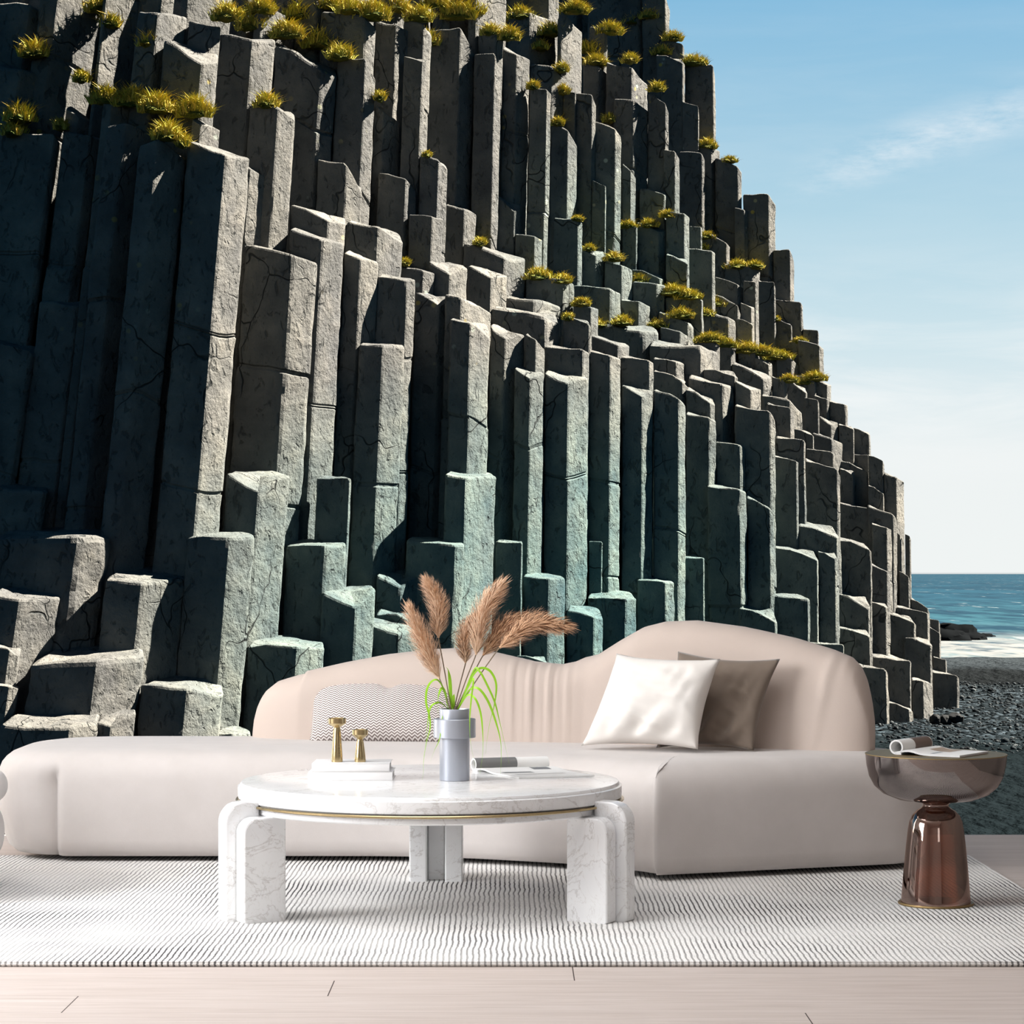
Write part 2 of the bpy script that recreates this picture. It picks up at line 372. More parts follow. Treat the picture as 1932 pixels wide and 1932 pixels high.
# ------------------------------------------------------------------ beach and sea
ZB = H - 2.1
gx, gy = 120, 130; v = []; f = []
for j in range(gy+1):
    Y = 10.5 + 56*(j/gy)**1.3
    for i in range(gx+1):
        X = -14 + 40*i/gx
        z = ZB + .07*noise.noise(Vector((X*.55, Y*.4, 1))) + .035*noise.noise(Vector((X*1.7, Y*1.1, 5)))
        z -= max(0, (Y-57))*.028
        z -= .18*math.exp(-((Y-47.5-.12*(X-8))/2.2)**2)
        v.append((X, Y, z))
for j in range(gy):
    for i in range(gx):
        a = j*(gx+1)+i; f.append((a, a+1, a+gx+2, a+gx+1))
o = mesh('beach', v, f, M['beach'], smooth=180); o['kind'] = 'structure'; o['label'] = 'black sand and grey shingle beach at the cliff foot'; o['category'] = 'beach'
o = mesh('sea', [(-600, 62, ZB-.13), (900, 62, ZB-.13), (30000, 40000, ZB-.13), (-30000, 40000, ZB-.13)], [(0, 1, 2, 3)], M['sea'], smooth=0)
o['kind'] = 'structure'; o['label'] = 'teal sea with white surf at the shore'; o['category'] = 'sea'

# ------------------------------------------------------------------ basalt cliff
COLS = """
410 478 517 65 47 75; 517 608 636 85 98 130; 636 690 709 108 111 150; 605 690 710 18 28 50; 709 748 775 40 28 60; 762 797 804 106 115 112
807 869 896 60 30 95; 895 934 947 102 100 140; 470 525 556 200 197 212; 706 724 755 197 204 233; 600 654 685 302 308 345; 713 766 786 326 335 362
793 828 845 291 300 310; 548 621 652 388 396 414; 772 815 836 404 408 414; 841 876 899 386 391 404; 654 714 759 419 428 445; 546 609 648 431 435 458
649 680 714 476 478 496; 460 553 599 463 478 496; 676 722 763 648 650 655; 711 768 784 522 527 529; 784 830 856 553 556 562; 840 870 926 556 562 590
849 887 925 604 607 615; 754 799 819 503 509 514; 808 849 882 492 496 503; 882 927 957 503 507 520; 874 952 991 458 466 490
938 971 983 372 385 388; 972 1009 1024 441 445 453; 1045 1091 1100 412 414 420; 1094 1124 1141 468 469 473; 1174 1200 1203 427 428 428; 1203 1243 1260 422 425 433
1208 1253 1257 356 359 363; 1257 1291 1302 399 402 410; 1141 1173 1195 495 500 510; 992 1063 1084 518 526 536; 1081 1151 1173 539 541 554; 1195 1239 1255 531 534 540
1192 1245 1255 508 512 520; 1297 1343 1350 469 472 477; 1257 1296 1300 481 487 492; 1257 1324 1328 560 562 565; 1327 1374 1390 588 596 604; 1081 1115 1129 575 578 583
1063 1111 1117 598 600 606; 1172 1205 1229 565 569 578; 1244 1298 1310 590 598 611; 1130 1214 1245 609 611 619; 1247 1283 1299 617 624 632; 952 1007 1060 558 562 575
926 1029 1060 583 591 597; 925 953 990 611 622 632; 992 1011 1029 630 640 660; 1029 1099 1113 657 658 666; 971 1000 1027 694 699 705; 1028 1072 1111 702 704 712
1112 1151 1173 663 668 676; 1112 1166 1190 632 637 653; 1173 1225 1234 673 679 684; 1234 1275 1292 676 681 686; 1227 1322 1359 648 653 666; 1234 1288 1306 699 712 720
1174 1211 1233 728 733 738; 1234 1280 1295 736 746 754; 1296 1340 1350 736 743 754; 1300 1363 1389 712 723 730; 1295 1337 1352 781 787 795; 1330 1386 1392 697 699 703
1358 1379 1389 650 655 666; 1311 1350 1359 640 645 650; 1460 1490 1499 472 470 490; 1404 1450 1464 367 366 385; 1464 1511 1516 565 569 577; 1432 1460 1464 530 533 545
1516 1543 1545 621 623 629; 1463 1492 1495 603 605 610; 1507 1545 1555 641 650 656; 1493 1507 1513 644 648 655; 1390 1419 1424 602 605 610; 1384 1440 1457 685 698 706
1457 1479 1486 711 717 724; 1388 1416 1438 720 727 735; 1484 1520 1524 720 727 732; 1502 1537 1540 709 712 716; 1538 1560 1570 719 722 726; 1438 1490 1517 745 753 780
1449 1491 1500 763 768 786; 1519 1543 1546 750 754 760; 1535 1560 1566 745 752 757; 1566 1595 1601 758 763 766; 1388 1452 1464 766 776 792; 1546 1568 1583 786 791 797
1583 1610 1612 801 805 806; 1612 1639 1643 808 815 817; 1500 1534 1536 810 817 820; 1535 1569 1592 817 825 836; 1466 1517 1521 826 830 836; 1522 1572 1576 847 851 861
1350 1396 1407 833 839 842; 1458 1502 1507 860 869 872; 1522 1579 1586 869 885 895; 1586 1609 1614 885 887 890; 1585 1636 1639 869 880 887; 1610 1638 1640 857 859 862
1640 1665 1669 859 864 874; 1639 1666 1668 916 925 928; 1669 1691 1710 893 900 908; 1336 1396 1410 918 922 929; 1410 1452 1461 939 949 962; 1508 1579 1584 992 999 1001
1464 1541 1545 1033 1043 1045; 1545 1575 1580 1041 1044 1046; 1584 1642 1648 949 958 962; 1584 1642 1645 1019 1027 1029; 1640 1685 1693 955 970 980; 1647 1673 1684 989 996 1001
1645 1673 1680 1066 1076 1081; 1460 1523 1528 1124 1130 1128; 1397 1462 1468 1148 1160 1158; 1579 1638 1643 1119 1132 1129; 1642 1671 1676 1135 1140 1142; 1579 1640 1646 1183 1192 1192
1528 1591 1593 1212 1217 1220; 1600 1671 1677 1254 1262 1267; 1648 1717 1720 1238 1246 1250; 1679 1724 1729 1160 1166 1169; 1694 1750 1754 1146 1156 1161; 1720 1750 1755 1130 1142 1150
1707 1755 1760 1204 1208 1211; 1722 1742 1764 1283 1285 1290; 1678 1715 1724 1325 1330 1340; 1755 1772 1776 1184 1190 1195; 1762 1784 1787 1240 1245 1250; 1762 1805 1810 1268 1274 1280
1755 1771 1774 1168 1170 1178; 1693 1698 1701 1005 1008 1012; 1708 1716 1719 1008 1011 1016; 1697 1714 1717 1078 1083 1090; 1617 1627 1631 1307 1308 1310
988 1035 1069 1088 1092 1092; 1071 1120 1138 1152 1159 1156; 1110 1180 1203 1127 1129 1130; 1204 1255 1275 1094 1098 1099; 936 985 987 1022 1023 1024; 1112 1135 1137 1022 1022 1024
1293 1327 1330 1053 1053 1054; 840 879 936 895 900 900; 970 1031 1033 1238 1240 1242; 427 490 541 893 895 898; 597 660 663 901 902 905; 537 613 651 1028 1030 1026
766 859 877 1021 1027 1026; 711 758 797 1083 1085 1086; 605 672 707 1117 1120 1113; 689 753 794 1178 1195 1186; 709 770 795 1158 1160 1162; 467 561 610 1219 1219 1224
-20 84 90 922 926 930; -30 150 202 1012 1013 1016; 198 270 345 1093 1096 1090; 352 434 477 1010 1012 1012; -20 40 101 1122 1130 1128; 55 186 260 1250 1243 1236
263 355 414 1291 1296 1288; -5 135 180 1366 1372 1362; 184 212 250 1360 1355 1345; -15 20 37 1220 1222 1228; -15 18 33 1293 1296 1300; 408 440 470 1383 1385 1386
-6 105 112 248 250 262; 118 172 188 250 255 262; 200 238 297 238 232 262; 262 297 346 272 262 290; 352 428 468 268 275 300; 466 472 501 315 318 335
308 385 412 77 92 102; 80 115 187 -40 -60 10; 200 206 262 -40 -42 -20; 345 358 410 -30 -40 -10; 355 395 415 40 38 50; 258 300 345 20 24 30; -30 60 85 5 0 12; -20 40 82 120 130 140
124 150 180 200 205 240; 195 212 240 193 192 205; 362 380 412 222 224 245; 560 600 640 -30 -28 -10; 481 495 535 12 10 28; 818 826 850 -20 -22 -5; 885 900 957 -35 -45 0; 903 935 950 60 63 75
72 150 157 569 567 568; -30 60 68 645 652 662; 949 975 1000 89 88 114; 1000 1032 1040 165 168 178; 1040 1072 1090 230 246 274; 1086 1117 1125 176 178 199; 1063 1085 1087 174 174 178
1122 1161 1173 230 241 259; 1002 1042 1066 119 124 150; 1052 1060 1100 35 22 60; 1159 1195 1225 186 189 207; 1144 1192 1225 119 129 150; 1224 1255 1262 178 186 207; 1239 1288 1293 103 106 112
1293 1345 1350 124 122 140; 1250 1288 1292 72 80 90; 1213 1255 1264 -20 -22 5; 1110 1205 1222 -30 -35 -20; 1288 1317 1319 192 200 225; 1252 1273 1283 282 285 300; 1283 1324 1330 285 288 300
1319 1342 1361 269 274 285; 1350 1392 1400 298 305 318; 1117 1142 1144 340 351 353; 1175 1190 1200 310 321 336; 1301 1322 1325 427 428 430; 1322 1370 1378 437 445 458; 1368 1417 1437 499 502 512
1350 1392 1404 524 530 540; 1404 1425 1432 530 532 536; 1347 1392 1400 557 565 580; 1398 1417 1424 572 574 580; 1466 1493 1510 670 676 690; 1459 1470 1476 680 683 690; 1393 1425 1432 660 664 672; 1425 1450 1458 675 678 684
960 1000 1050 20 22 40; 1386 1404 1412 392 393 398; 1112 1140 1147 52 50 70; 1100 1130 1165 120 124 150; 640 660 705 -30 -32 -15; 700 740 770 -25 -28 -10; 760 800 815 40 42 60
"""
cols = []
for tok in COLS.replace('\n', ';').split(';'):
    a = [float(q) for q in tok.split()]
    if len(a) == 6: cols.append(a)
def lean(x): return interp([(-60, .155), (150, .125), (400, .085), (640, .048), (1000, .018), (1250, 0), (1500, -.012), (1900, -.015)], x)
def Dbase(x): return interp([(-60, 21.3), (0, 21.5), (400, 23.2), (800, 25.6), (1200, 28.2), (1600, 31.4), (1720, 33), (1830, 37.5)], x)
SIL = [(-100, -80), (1262, -80), (1266, 60), (1295, 110), (1350, 150), (1356, 290), (1398, 320), (1402, 390), (1458, 400), (1462, 500), (1500, 510), (1503, 600), (1545, 640), (1556, 720), (1600, 790), (1640, 840), (1668, 900), (1708, 930), (1716, 1100), (1755, 1170)]
cols.sort(key=lambda c: -max(c[3:]))
done = []                                    # (col, D, width_m)
def place(c, extra=0.0):
    xl, xs, xr = c[0], c[1], c[2]; yt = max(c[3:]); D = Dbase(xs)
    for q, Dq, wq in done:
        yq = max(q[3:]); sh = lean((xl+xr)/2)*(yq-yt)
        a, b = xl-sh, xr-sh
        ov = min(b, q[2]) - max(a, q[0]); fr = ov/max(1, min(b-a, q[2]-q[0]))
        if fr > .5: D = max(D, Dq + .62*wq)
        elif fr > .15: D = max(D, Dq + .3*wq)
    D += extra; w = (xr-xl)/F*D
    done.append((c, D, w)); return D, w
def column(c, D, w, seed, big=True):
    rr = random.Random(seed); xl, xs, xr, yl, ys, yr = c
    px = D/F; X = lambda x: (x-966)*px; zz = lambda y, Y: H + (YH-y)/F*Y
    wl, wr = (xs-xl)*px, (xr-xs)*px
    a, b = wl*rr.uniform(.16, .34), max(wr*rr.uniform(.95, 1.35), .12*w)
    k = lean((xl+xr)/2); slope = rr.uniform(.10, .24)
    dep = max(a, b) + .55*w
    cor = [(X(xl), D+a, zz(yl, D+a)), (X(xs), D, zz(ys, D)), (X(xr), D+b, zz(yr, D+b))]
    zr = cor[2][2]; zl = cor[0][2]; zm = (zl+zr)/2
    cor += [(X(xr)-.08*w, D+b+.5*w, zr+slope*.5*w), (X((xl+xr)/2), D+dep+.25*w, zm+slope*(dep*.8)), (X(xl)+.05*w, D+a+.55*w, zl+slope*.55*w)]
    cor = [Vector(q) for q in cor]; ctr = sum(cor, Vector())/6
    # outline: two points round each corner, one on each edge
    out = []
    for i in range(6):
        p, pn, nx = cor[i], cor[i-1], cor[(i+1) % 6]
        e0, e1 = (pn-p), (nx-p); r = min(.055*w, .25*e0.length, .25*e1.length)
        out += [p + e0.normalized()*r, p + (e0.normalized()+e1.normalized())*r*.28, p + e1.normalized()*r, p.lerp(nx, .36), p.lerp(nx, .66)]
    n = len(out); bev = w*rr.uniform(.03, .07); bot = ZB - .1
    chip = rr.random() < .45; ci = rr.choice((1, 1, 2)) ; cs = rr.uniform(.10, .30)*w
    top = []
    for i, p in enumerate(out):
        q = p.copy(); q.z += .05*w*noise.noise(p*2.3/w) 
        if chip:
            d = (Vector((p.x, p.y)) - Vector((cor[ci].x, cor[ci].y))).length/(.55*w)
            if d < 1: q.z -= cs*(1-d)**.8
        top.append(q)
    zt = max(p.z for p in top)
    joints = []; d = rr.uniform(.7, 2.6)
    while d < zt-bot-.5: joints.append((d, rr.uniform(-.04, .04), rr.uniform(-.07, .07)*w)); d += rr.uniform(.8, 2.8)
    ds = []; d = bev
    while d < zt-bot: ds.append((d, 0)); d += .085 if d < 3 else (.17 if d < 5.5 else .8)
    for jd, _, _ in joints: ds += [(jd-.03, 0), (jd-.012, 1), (jd+.012, 1), (jd+.03, 0)]
    ds.sort()
    rings = []
    def ring(dd, ins, isj=0):
        off = Vector((0, 0, 0)); tl = 0
        for jd, ox, sl in joints:
            if dd >= jd: off.x += ox*.35; off.y += ox*.4
            if abs(dd-jd) < .04: tl = sl
        rg = []
        for i, p in enumerate(top):
            z = p.z - dd*(p.z-bot)/(zt-bot) if dd > 0 else p.z
            q = Vector((p.x, p.y, z))
            dirc = Vector((p.x-ctr.x, p.y-ctr.y, 0)); L = dirc.length; dirc /= L
            wob = .028*w*noise.noise(Vector((p.x*1.7/w, p.y*1.7/w, z*1.1+seed))) + .014*w*noise.noise(Vector((p.x*5/w, p.y*5/w, z*4.5+seed)))
            if i % 5 < 3: wob += (.030 if i % 5 == 1 else .018)*w*noise.noise(Vector((p.x*3+seed, p.y*3, z*7.5)))
            q -= dirc*(ins*min(1, L/(.5*w)) - wob)
            if isj: q -= dirc*.028*w
            if tl: q.z += tl*((p.x-ctr.x)/w) + .03*w*noise.noise(Vector((p.x*4, p.y*4, seed)))
            q += off*(1 if dd > 0 else 0); q.x += k*(z-zt)
            rg.append(q)
        rings.append(rg)
    for d, isj in reversed(ds): ring(d, 0, isj)
    ring(bev*.35, bev*.28); ring(0, bev*.95)
    last = rings[-1]; c0 = sum(last, Vector())/n
    rings.append([p.lerp(c0, .45) + Vector((0, 0, .03*w*noise.noise(p*3/w))) for p in last])
    g = G(); g.loft(rings, True, False, False)
    m = len(g.v); g.v.append(tuple(sum(rings[-1], Vector())/n)); b0 = m-n
    for i in range(n): g.f.append((b0+i, b0+(i+1) % n, m))
    return g
CL = thing('basalt_cliff', 'tall cliff of dark hexagonal basalt columns behind the sofa', 'cliff', (0, 27, ZB))
built = []
for i, c in enumerate(cols):
    D, w = place(c); built.append((c, D, w))
def vis(c):                                    # rough share of the picture a column shows
    x0, x1 = max(0, c[0]), min(1932, c[2]); yt = max(0, min(c[3:]))
    if x1 <= x0: return 0
    yb = 1400
    for q in cols:
        if max(q[3:]) > max(c[3:]) + 12 and min(q[2], c[2])-max(q[0], c[0]) > .55*(c[2]-c[0]): yb = min(yb, min(q[3:]))
    return (x1-x0)*max(0, yb-yt)
order = sorted(range(len(built)), key=lambda i: -vis(built[i][0]))
rest = G()
for rank, i in enumerate(order):
    c, D, w = built[i]; g = column(c, D, w, i*13 + 5)
    if rank < 100: g.obj('basalt_column', M['basalt'], CL, smooth=13)
    else: rest.add(g.v, g.f)
# columns further back that close the gaps between the ones in front
x = -90
front = list(done)
while x < 1700:
    wpx = R.uniform(48, 74)
    y = interp(SIL, x+wpx) + R.uniform(25, 60)
    c = [x, x+wpx*.7, x+wpx, y, y+2, y+6]
    D = max([Dq + wq*.8 for q, Dq, wq in front if q[0]-40 < x+wpx and q[2]+40 > x] + [Dbase(x)])
    w = wpx/F*D; g = column(c, D, w, int(x)+900); rest.add(g.v, g.f)
    x += wpx*.8
o = rest.obj('basalt_column', M['basalt'], CL, smooth=13); o['kind'] = 'stuff'; o['label'] = 'smaller basalt columns filling the cliff'

# grass tufts growing on the ledges
TUFTS = """30 222 60;18 250 40;60 100 60;195 190 60;245 195 70;290 205 70;365 215 75;312 258 60;342 272 26;185 15 60;205 45 40;275 82 40;425 32 60;470 50 60;540 66 70;600 84 70;640 104 56;490 20 60;560 30 60
700 28 80;745 15 60;790 34 60;860 30 90;805 80 60;925 62 40;715 184 22;805 292 18;500 198 50;1085 20 60;1020 88 34;1110 95 50;1125 118 50;1190 112 34;1060 130 30;1005 164 24;1052 233 28;1060 174 34;1150 226 28
1240 168 34;1250 98 44;1310 118 60;1270 72 44;1335 276 44;1378 302 34;1090 414 24;1185 427 40;1225 424 44;1160 488 44;1112 469 28;1015 522 60;1060 530 44;1097 574 40;1205 528 44;1270 552 70;1300 560 60;1345 574 60
1330 592 44;1285 596 60;1340 642 64;1372 652 56;1410 662 76;1442 666 64;1472 674 64;1520 722 34;1537 714 60;1490 718 44;1392 502 56;1425 502 44;1332 446 44;1320 466 44;1260 406 34;1175 608 44;1243 614 44;1130 612 34
1072 600 24;905 458 28;762 497 24;1465 602 18;1510 645 34;980 30 60;1040 60 60;890 20 60;960 70 50;150 150 30;110 240 24;660 20 60;620 10 50;820 10 60;1150 60 60;1190 40 40;1225 30 40"""
gt, gd, gm = G(), G(), G()
for tok in TUFTS.replace('\n', ';').split(';'):
    tx, ty, tw = [float(q) for q in tok.split()]
    cand = [(abs(max(c[3:])-ty) + (0 if c[0]-12 < tx < c[2]+12 else 60), D, w) for c, D, w in built if c[0]-50 < tx < c[2]+50]
    _, D, w = min(cand); s = D/F
    mc = P(tx, ty+2, D) + Vector((0, .25*w, .02)); bm = bmesh.new(); bmesh.ops.create_icosphere(bm, subdivisions=3, radius=1); mw = tw*s*.33
    for q in bm.verts:
        dd = 1 + .5*noise.noise(q.co*1.6 + mc*3) + .22*noise.noise(q.co*5 + mc)
        q.co = mc + Vector((q.co.x*mw*dd, q.co.y*.34*w*dd, q.co.z*(.035 + .05*mw)*dd + .12*q.co.y*.34*w))
    bm.verts.index_update(); gm.add([q.co for q in bm.verts], [[a.index for a in fc.verts] for fc in bm.faces]); bm.free()
    for k in range(int(260 + tw*7)):
        rx = max(-.45*tw, min(.40*tw, R.gauss(0, tw*.26))); rd = R.uniform(.02, .7*w)
        p = P(tx+rx, ty+3+abs(rx)*.12, D) + Vector((0, rd, .16*rd))
        L = (R.uniform(.06, .20))*max(.6, 1-abs(rx)/tw) * (tw/50)**.5*(1.35 if ty < 280 else 1); dr = Vector((R.gauss(.08, .4), R.gauss(-.25, .4), 1)).normalized()
        sd = Vector((R.uniform(-1, 1), R.uniform(-1, 1), 0)).normalized()*.0075; bend = Vector((R.gauss(0, .25), R.gauss(-.2, .2), -.15))*L
        q1 = p+dr*L*.6; q2 = p+dr*L+bend
        (gt if R.random() < .62 else gd).add([p-sd, p+sd, q1+sd*.8, q1-sd*.8, q2], [(0, 1, 2, 3), (3, 2, 4)])
go = thing('ledge_grass', 'tufts of golden green grass on the ledges of the cliff', 'grass', (0, 29, 3)); go['kind'] = 'stuff'
for g, nm, m in ((gt, 'green_grass', 'turf'), (gd, 'dry_grass', 'turf2'), (gm, 'moss', 'moss')):
    o = g.obj(nm, M[m], go, smooth=0); o['kind'] = 'stuff'

# ------------------------------------------------------------------ stones on the shore
def rock(name, px, py, Y, sx, sy, sz, mat, label, cat='rock', group=None, seed=1, up=.35):
    c = P(px, py, Y); bm = bmesh.new(); bmesh.ops.create_icosphere(bm, subdivisions=3, radius=1)
    for q in bm.verts:
        d = 1 + .32*noise.noise(q.co*1.3 + Vector((seed*7.1, 0, 0))) + .14*noise.noise(q.co*3.4 + Vector((seed, 3, 0)))
        q.co = Vector((q.co.x*sx*d, q.co.y*sy*d, q.co.z*sz*d)) + c
    bm.verts.index_update(); g = G(); g.add([q.co for q in bm.verts], [[a.index for a in fc.verts] for fc in bm.faces]); bm.free()
    o = g.obj(name, mat, origin=(c.x, c.y, c.z-sz), smooth=28); return setp(o, label, cat, group)
gsea = 'dark rocks in the surf'
for i, (px, py, Y, sx, sz, lb) in enumerate([
    (1786, 1186, 92, .55, .24, 'small dark rock furthest out in the waves beside the cliff foot'),
    (1788, 1207, 78, .75, .36, 'dark wet rock in the surf touching the end of the cliff'),
    (1806, 1200, 84, .62, .44, 'tallest dark wet rock in the surf at the cliff end'),
    (1834, 1207, 79, .58, .26, 'low jagged dark rock at the seaward tip of the surf rocks'),
    (1860, 1203, 83, .36, .15, 'small flat dark rock alone in white foam')]):
    rock('sea_rock', px, py, Y, sx, .6, sz, M['stone'], lb, 'rock', gsea, i+2)
for i, (px, py, sx, sz, lb) in enumerate([
    (1765, 1358, .075, .08, 'round dark stone touching the foot of the last column'),
    (1782, 1359, .095, .08, 'middle dark stone of three by the cliff foot on the shingle'),
    (1803, 1355, .11, .075, 'dark stone furthest from the cliff of three on the shingle')]):
    rock('beach_stone', px, py, 33.2, sx, .12, sz, M['wet_stone'], lb, 'stone', 'dark stones at the cliff foot', i+11)
rock('boulder', 8, 1518, 20.3, .11, .12, .15, M['pale'], 'pale round boulder below the cliff, left of the sofa', 'boulder', None, 31)
gp = G()
for k in range(3600):
    if k < 1380:
        Y = R.uniform(27.5, 45); X = R.uniform(.158*Y, .224*Y)
    else: Y = R.uniform(18.9, 20); X = R.uniform(-.225, -.212)*Y
    r = R.uniform(.010, .030)*(1.0 if R.random() < .93 else 1.9)*(1 if k < 1380 else 1.0)
    z = ZB + .07*noise.noise(Vector((X*.55, Y*.4, 1))) + .035*noise.noise(Vector((X*1.7, Y*1.1, 5)))
    bm = bmesh.new(); bmesh.ops.create_icosphere(bm, subdivisions=1, radius=1)
    sx, sy, sz = r*R.uniform(.8, 1.5), r*R.uniform(.8, 1.3), r*R.uniform(.5, .9); a = R.uniform(0, 3)
    bm.verts.index_update()
    gp.add([(X + q.co.x*sx*math.cos(a)-q.co.y*sy*math.sin(a), Y + q.co.x*sx*math.sin(a)+q.co.y*sy*math.cos(a), z+q.co.z*sz+.3*sz) for q in bm.verts], [[q.index for q in fc.verts] for fc in bm.faces]); bm.free()
tp = NT('grey shingle'); vo = tp.voro(tp.pos(), 7.0); tp.bsdf(tp.ramp(vo[1], [(.2, (.004, .005, .006)), (.6, (.012, .0155, .018)), (.92, (.055, .062, .066))]), .8, spec=.02)
o = gp.obj('shingle_pebbles', tp.m, smooth=60); setp(o, 'grey pebbles scattered on the black beach', 'pebbles', None, 'stuff')

# ------------------------------------------------------------------ rug
RT = .014
def rug_mesh():
    bm = bmesh.new(); x0, x1, y0, y1 = -2.45, 1.69, 6.20, 8.56
    bmesh.ops.create_cube(bm, size=1)
    for q in bm.verts: q.co = Vector(((x0 if q.co.x < 0 else x1), (y0 if q.co.y < 0 else y1), (.0005 if q.co.z < 0 else RT)))
    bmesh.ops.bevel(bm, geom=list(bm.edges), offset=.005, segments=2, affect='EDGES')
    bm.verts.index_update(); g = G().add([q.co for q in bm.verts], [[a.index for a in fc.verts] for fc in bm.faces]); bm.free(); return g
setp(rug_mesh().obj('area_rug', M['rug'], origin=(-.4, 7.38, 0)), 'white wool rug with thin dark broken stripes on the plank floor', 'rug')

# ------------------------------------------------------------------ sofa
SF = thing('sofa', 'long curved sofa with pale seat and wavy beige backrest', 'sofa', (-.2, 8.6, 0))
def fillet(pts, n=10):
    out = []; m = len(pts)
    for i in range(m):
        p = Vector(pts[i][:2]); r = pts[i][2]; a = Vector(pts[i-1][:2]); b = Vector(pts[(i+1) % m][:2])
        if r <= 0: out.append(p); continue
        u, w = (a-p), (b-p); r = min(r, .49*u.length, .49*w.length)
        s, e = p+u.normalized()*r, p+w.normalized()*r
        for k in range(n+1):
            t = k/n; out.append((1-t)**2*s + 2*t*(1-t)*p + t*t*e)
    return out
def resample(pts, step):
    pts = [Vector(p) for p in pts]; out = []; m = len(pts)
    for i in range(m):
        a, b = pts[i], pts[(i+1) % m]; k = max(1, int((b-a).length/step))
        out += [a.lerp(b, j/k) for j in range(k)]
    return out
ST = .40
ol = fillet([(-1.90, 8.345, .30), (-.30, 8.345, .55), (.24, 8.10, .40), (.452, 7.885, .04), (.466, 7.80, .05), (1.48, 8.16, .18), (1.50, 8.62, .2), (.9, 9.05, .4), (.2, 9.25, .4), (-1.92, 9.285, .46)])
ol = resample(ol, .009); n = len(ol); nor = []
for i in range(n):
    d = (ol[(i+1) % n]-ol[i-1]).normalized(); nor.append(Vector((-d.y, d.x)))
for _ in range(5): nor = [(nor[i-1]+nor[i]*2+nor[(i+1) % n]).normalized() for i in range(n)]
sx0 = -1.645; cur = list(ol); cit = 0
prof = [(.018, .045), (.022, .022), (.045, .004), (.08, 0), (.16, 0), (.24, 0), (.29, .001), (.32, .006), (.345, .016), (.365, .031), (.382, .052), (.393, .08), (.398, .115), (.400, .16), (.401, .21)]
rings = []
for z, ins in prof:
    rg = []; want = int(1.6*(max(0, ins-.012)/.009)**2) if z > .2 else 0
    while cit < want: cur = [(cur[i-1] + cur[i]*2 + cur[(i+1) % n])*.25 for i in range(n)]; cit += 1
    cn = nor
    if want:
        cn = []
        for i in range(n): d = (cur[(i+1) % n]-cur[i-1]).normalized(); cn.append(Vector((-d.y, d.x)))
    for p, nn in zip(cur, cn):
        gsum = 0; sx = sx0 + (.016*((z-.27)/.07)**2 if z > .27 else 0)
        if p.y < 8.6:
            if p.x < sx: gsum = .050*math.exp((p.x-sx)/.05)
            else: gsum = .030*max(0, 1-(p.x-sx)/.03)**2
            u_ = p.x-.462
            if -.05 < u_ < .05 and p.y < 8.0: gsum += .020*math.exp(-(u_/.010)**2)
        mk = 1 if z < .29 else max(0, 1-(z-.29)/.055)
        e = 0
        if p.x < -1.64 and p.y < 9: e = max(0, (.16-z))*.34*min(1, (-1.64-p.x)/.16)    # the rounded end lifts off the rug
        q = p + nn*(ins + gsum*mk + e); rg.append((q.x, q.y, z + RT*.9))
    rings.append(rg)
G().loft(rings).obj('seat', M['seat'], SF, smooth=180)
FP = [(452, 1393.5), (560, 1397), (860, 1400), (1100, 1403.5), (1400, 1413), (1636, 1421)]
TOPS = [(457, 1393), (459, 1368), (463, 1342), (470, 1318), (480, 1300), (500, 1284), (530, 1275), (560, 1268), (640, 1250), (720, 1235), (800, 1226), (860, 1223), (920, 1231), (1000, 1249), (1050, 1254), (1075, 1249), (1100, 1238), (1150, 1206), (1190, 1183), (1230, 1173),
        (1290, 1171), (1380, 1183), (1480, 1205), (1550, 1226), (1584, 1240), (1600, 1256), (1610, 1276), (1620, 1310), (1627, 1345), (1631, 1380), (1634, 1421)]
xs = []
x = 457.0
while x < 1634: xs.append(x); x += 3 if x < 510 or x > 1570 else 6
xs.append(1634); secs = []
for x in xs:
    yb = interp(FP, x); Yf = (H-ST-.01)*F/(yb-YH); a = P(x-4, 0, (H-ST-.01)*F/(interp(FP, x-4)-YH)); b = P(x+4, 0, (H-ST-.01)*F/(interp(FP, x+4)-YH))
    d = Vector((b.x-a.x, b.y-a.y)).normalized(); nb = Vector((-d.y, d.x))
    e = min(x-455, 1636-x)/F*Yf; t = .20*math.sqrt(max(.03, 1-(1-min(1, e/.16))**2))
    zt = H + (YH-interp(TOPS, x))/F*(Yf+.08) if True else 0
    zt = max(zt, ST-.05); z0 = ST-.08; hh = zt-z0; r = min(t*.5, hh*.48)
    pleat = 0
    base = Vector(((x-966)/F*Yf, Yf)) + nb*(.10-t/2)
    sec = []
    def put(off, z):
        hz = max(0, (z-ST)/.4); lean_ = .05*hz
        pl = 0
        if 925 < x < 1095 and off < t*.6:
            env = math.sin((x-925)/170*PI); pl = .0075*env*(math.sin(x*.36 + 1.5*hz) + .6*math.sin(x*.17+2))*min(1, .25+hz*1.6)
        if off < t*.6 and 1515 < x < 1600: pl += .010*math.exp(-((x-1545-40*hz+18)/9)**2)*min(1, hz*2)
        q = base + nb*(off + lean_ - pl); sec.append((q.x, q.y, z))
    for k in range(9): put(0, z0 + (hh-r)*k/8)
    for k in range(1, 12):
        an = PI*k/12; put(t/2 - math.cos(an)*t/2, zt - r + math.sin(an)*r)
    for k in range(9): put(t, z0 + (hh-r)*(8-k)/8)
    secs.append(sec)
G().loft(secs).obj('backrest', M['back'], SF, smooth=180)

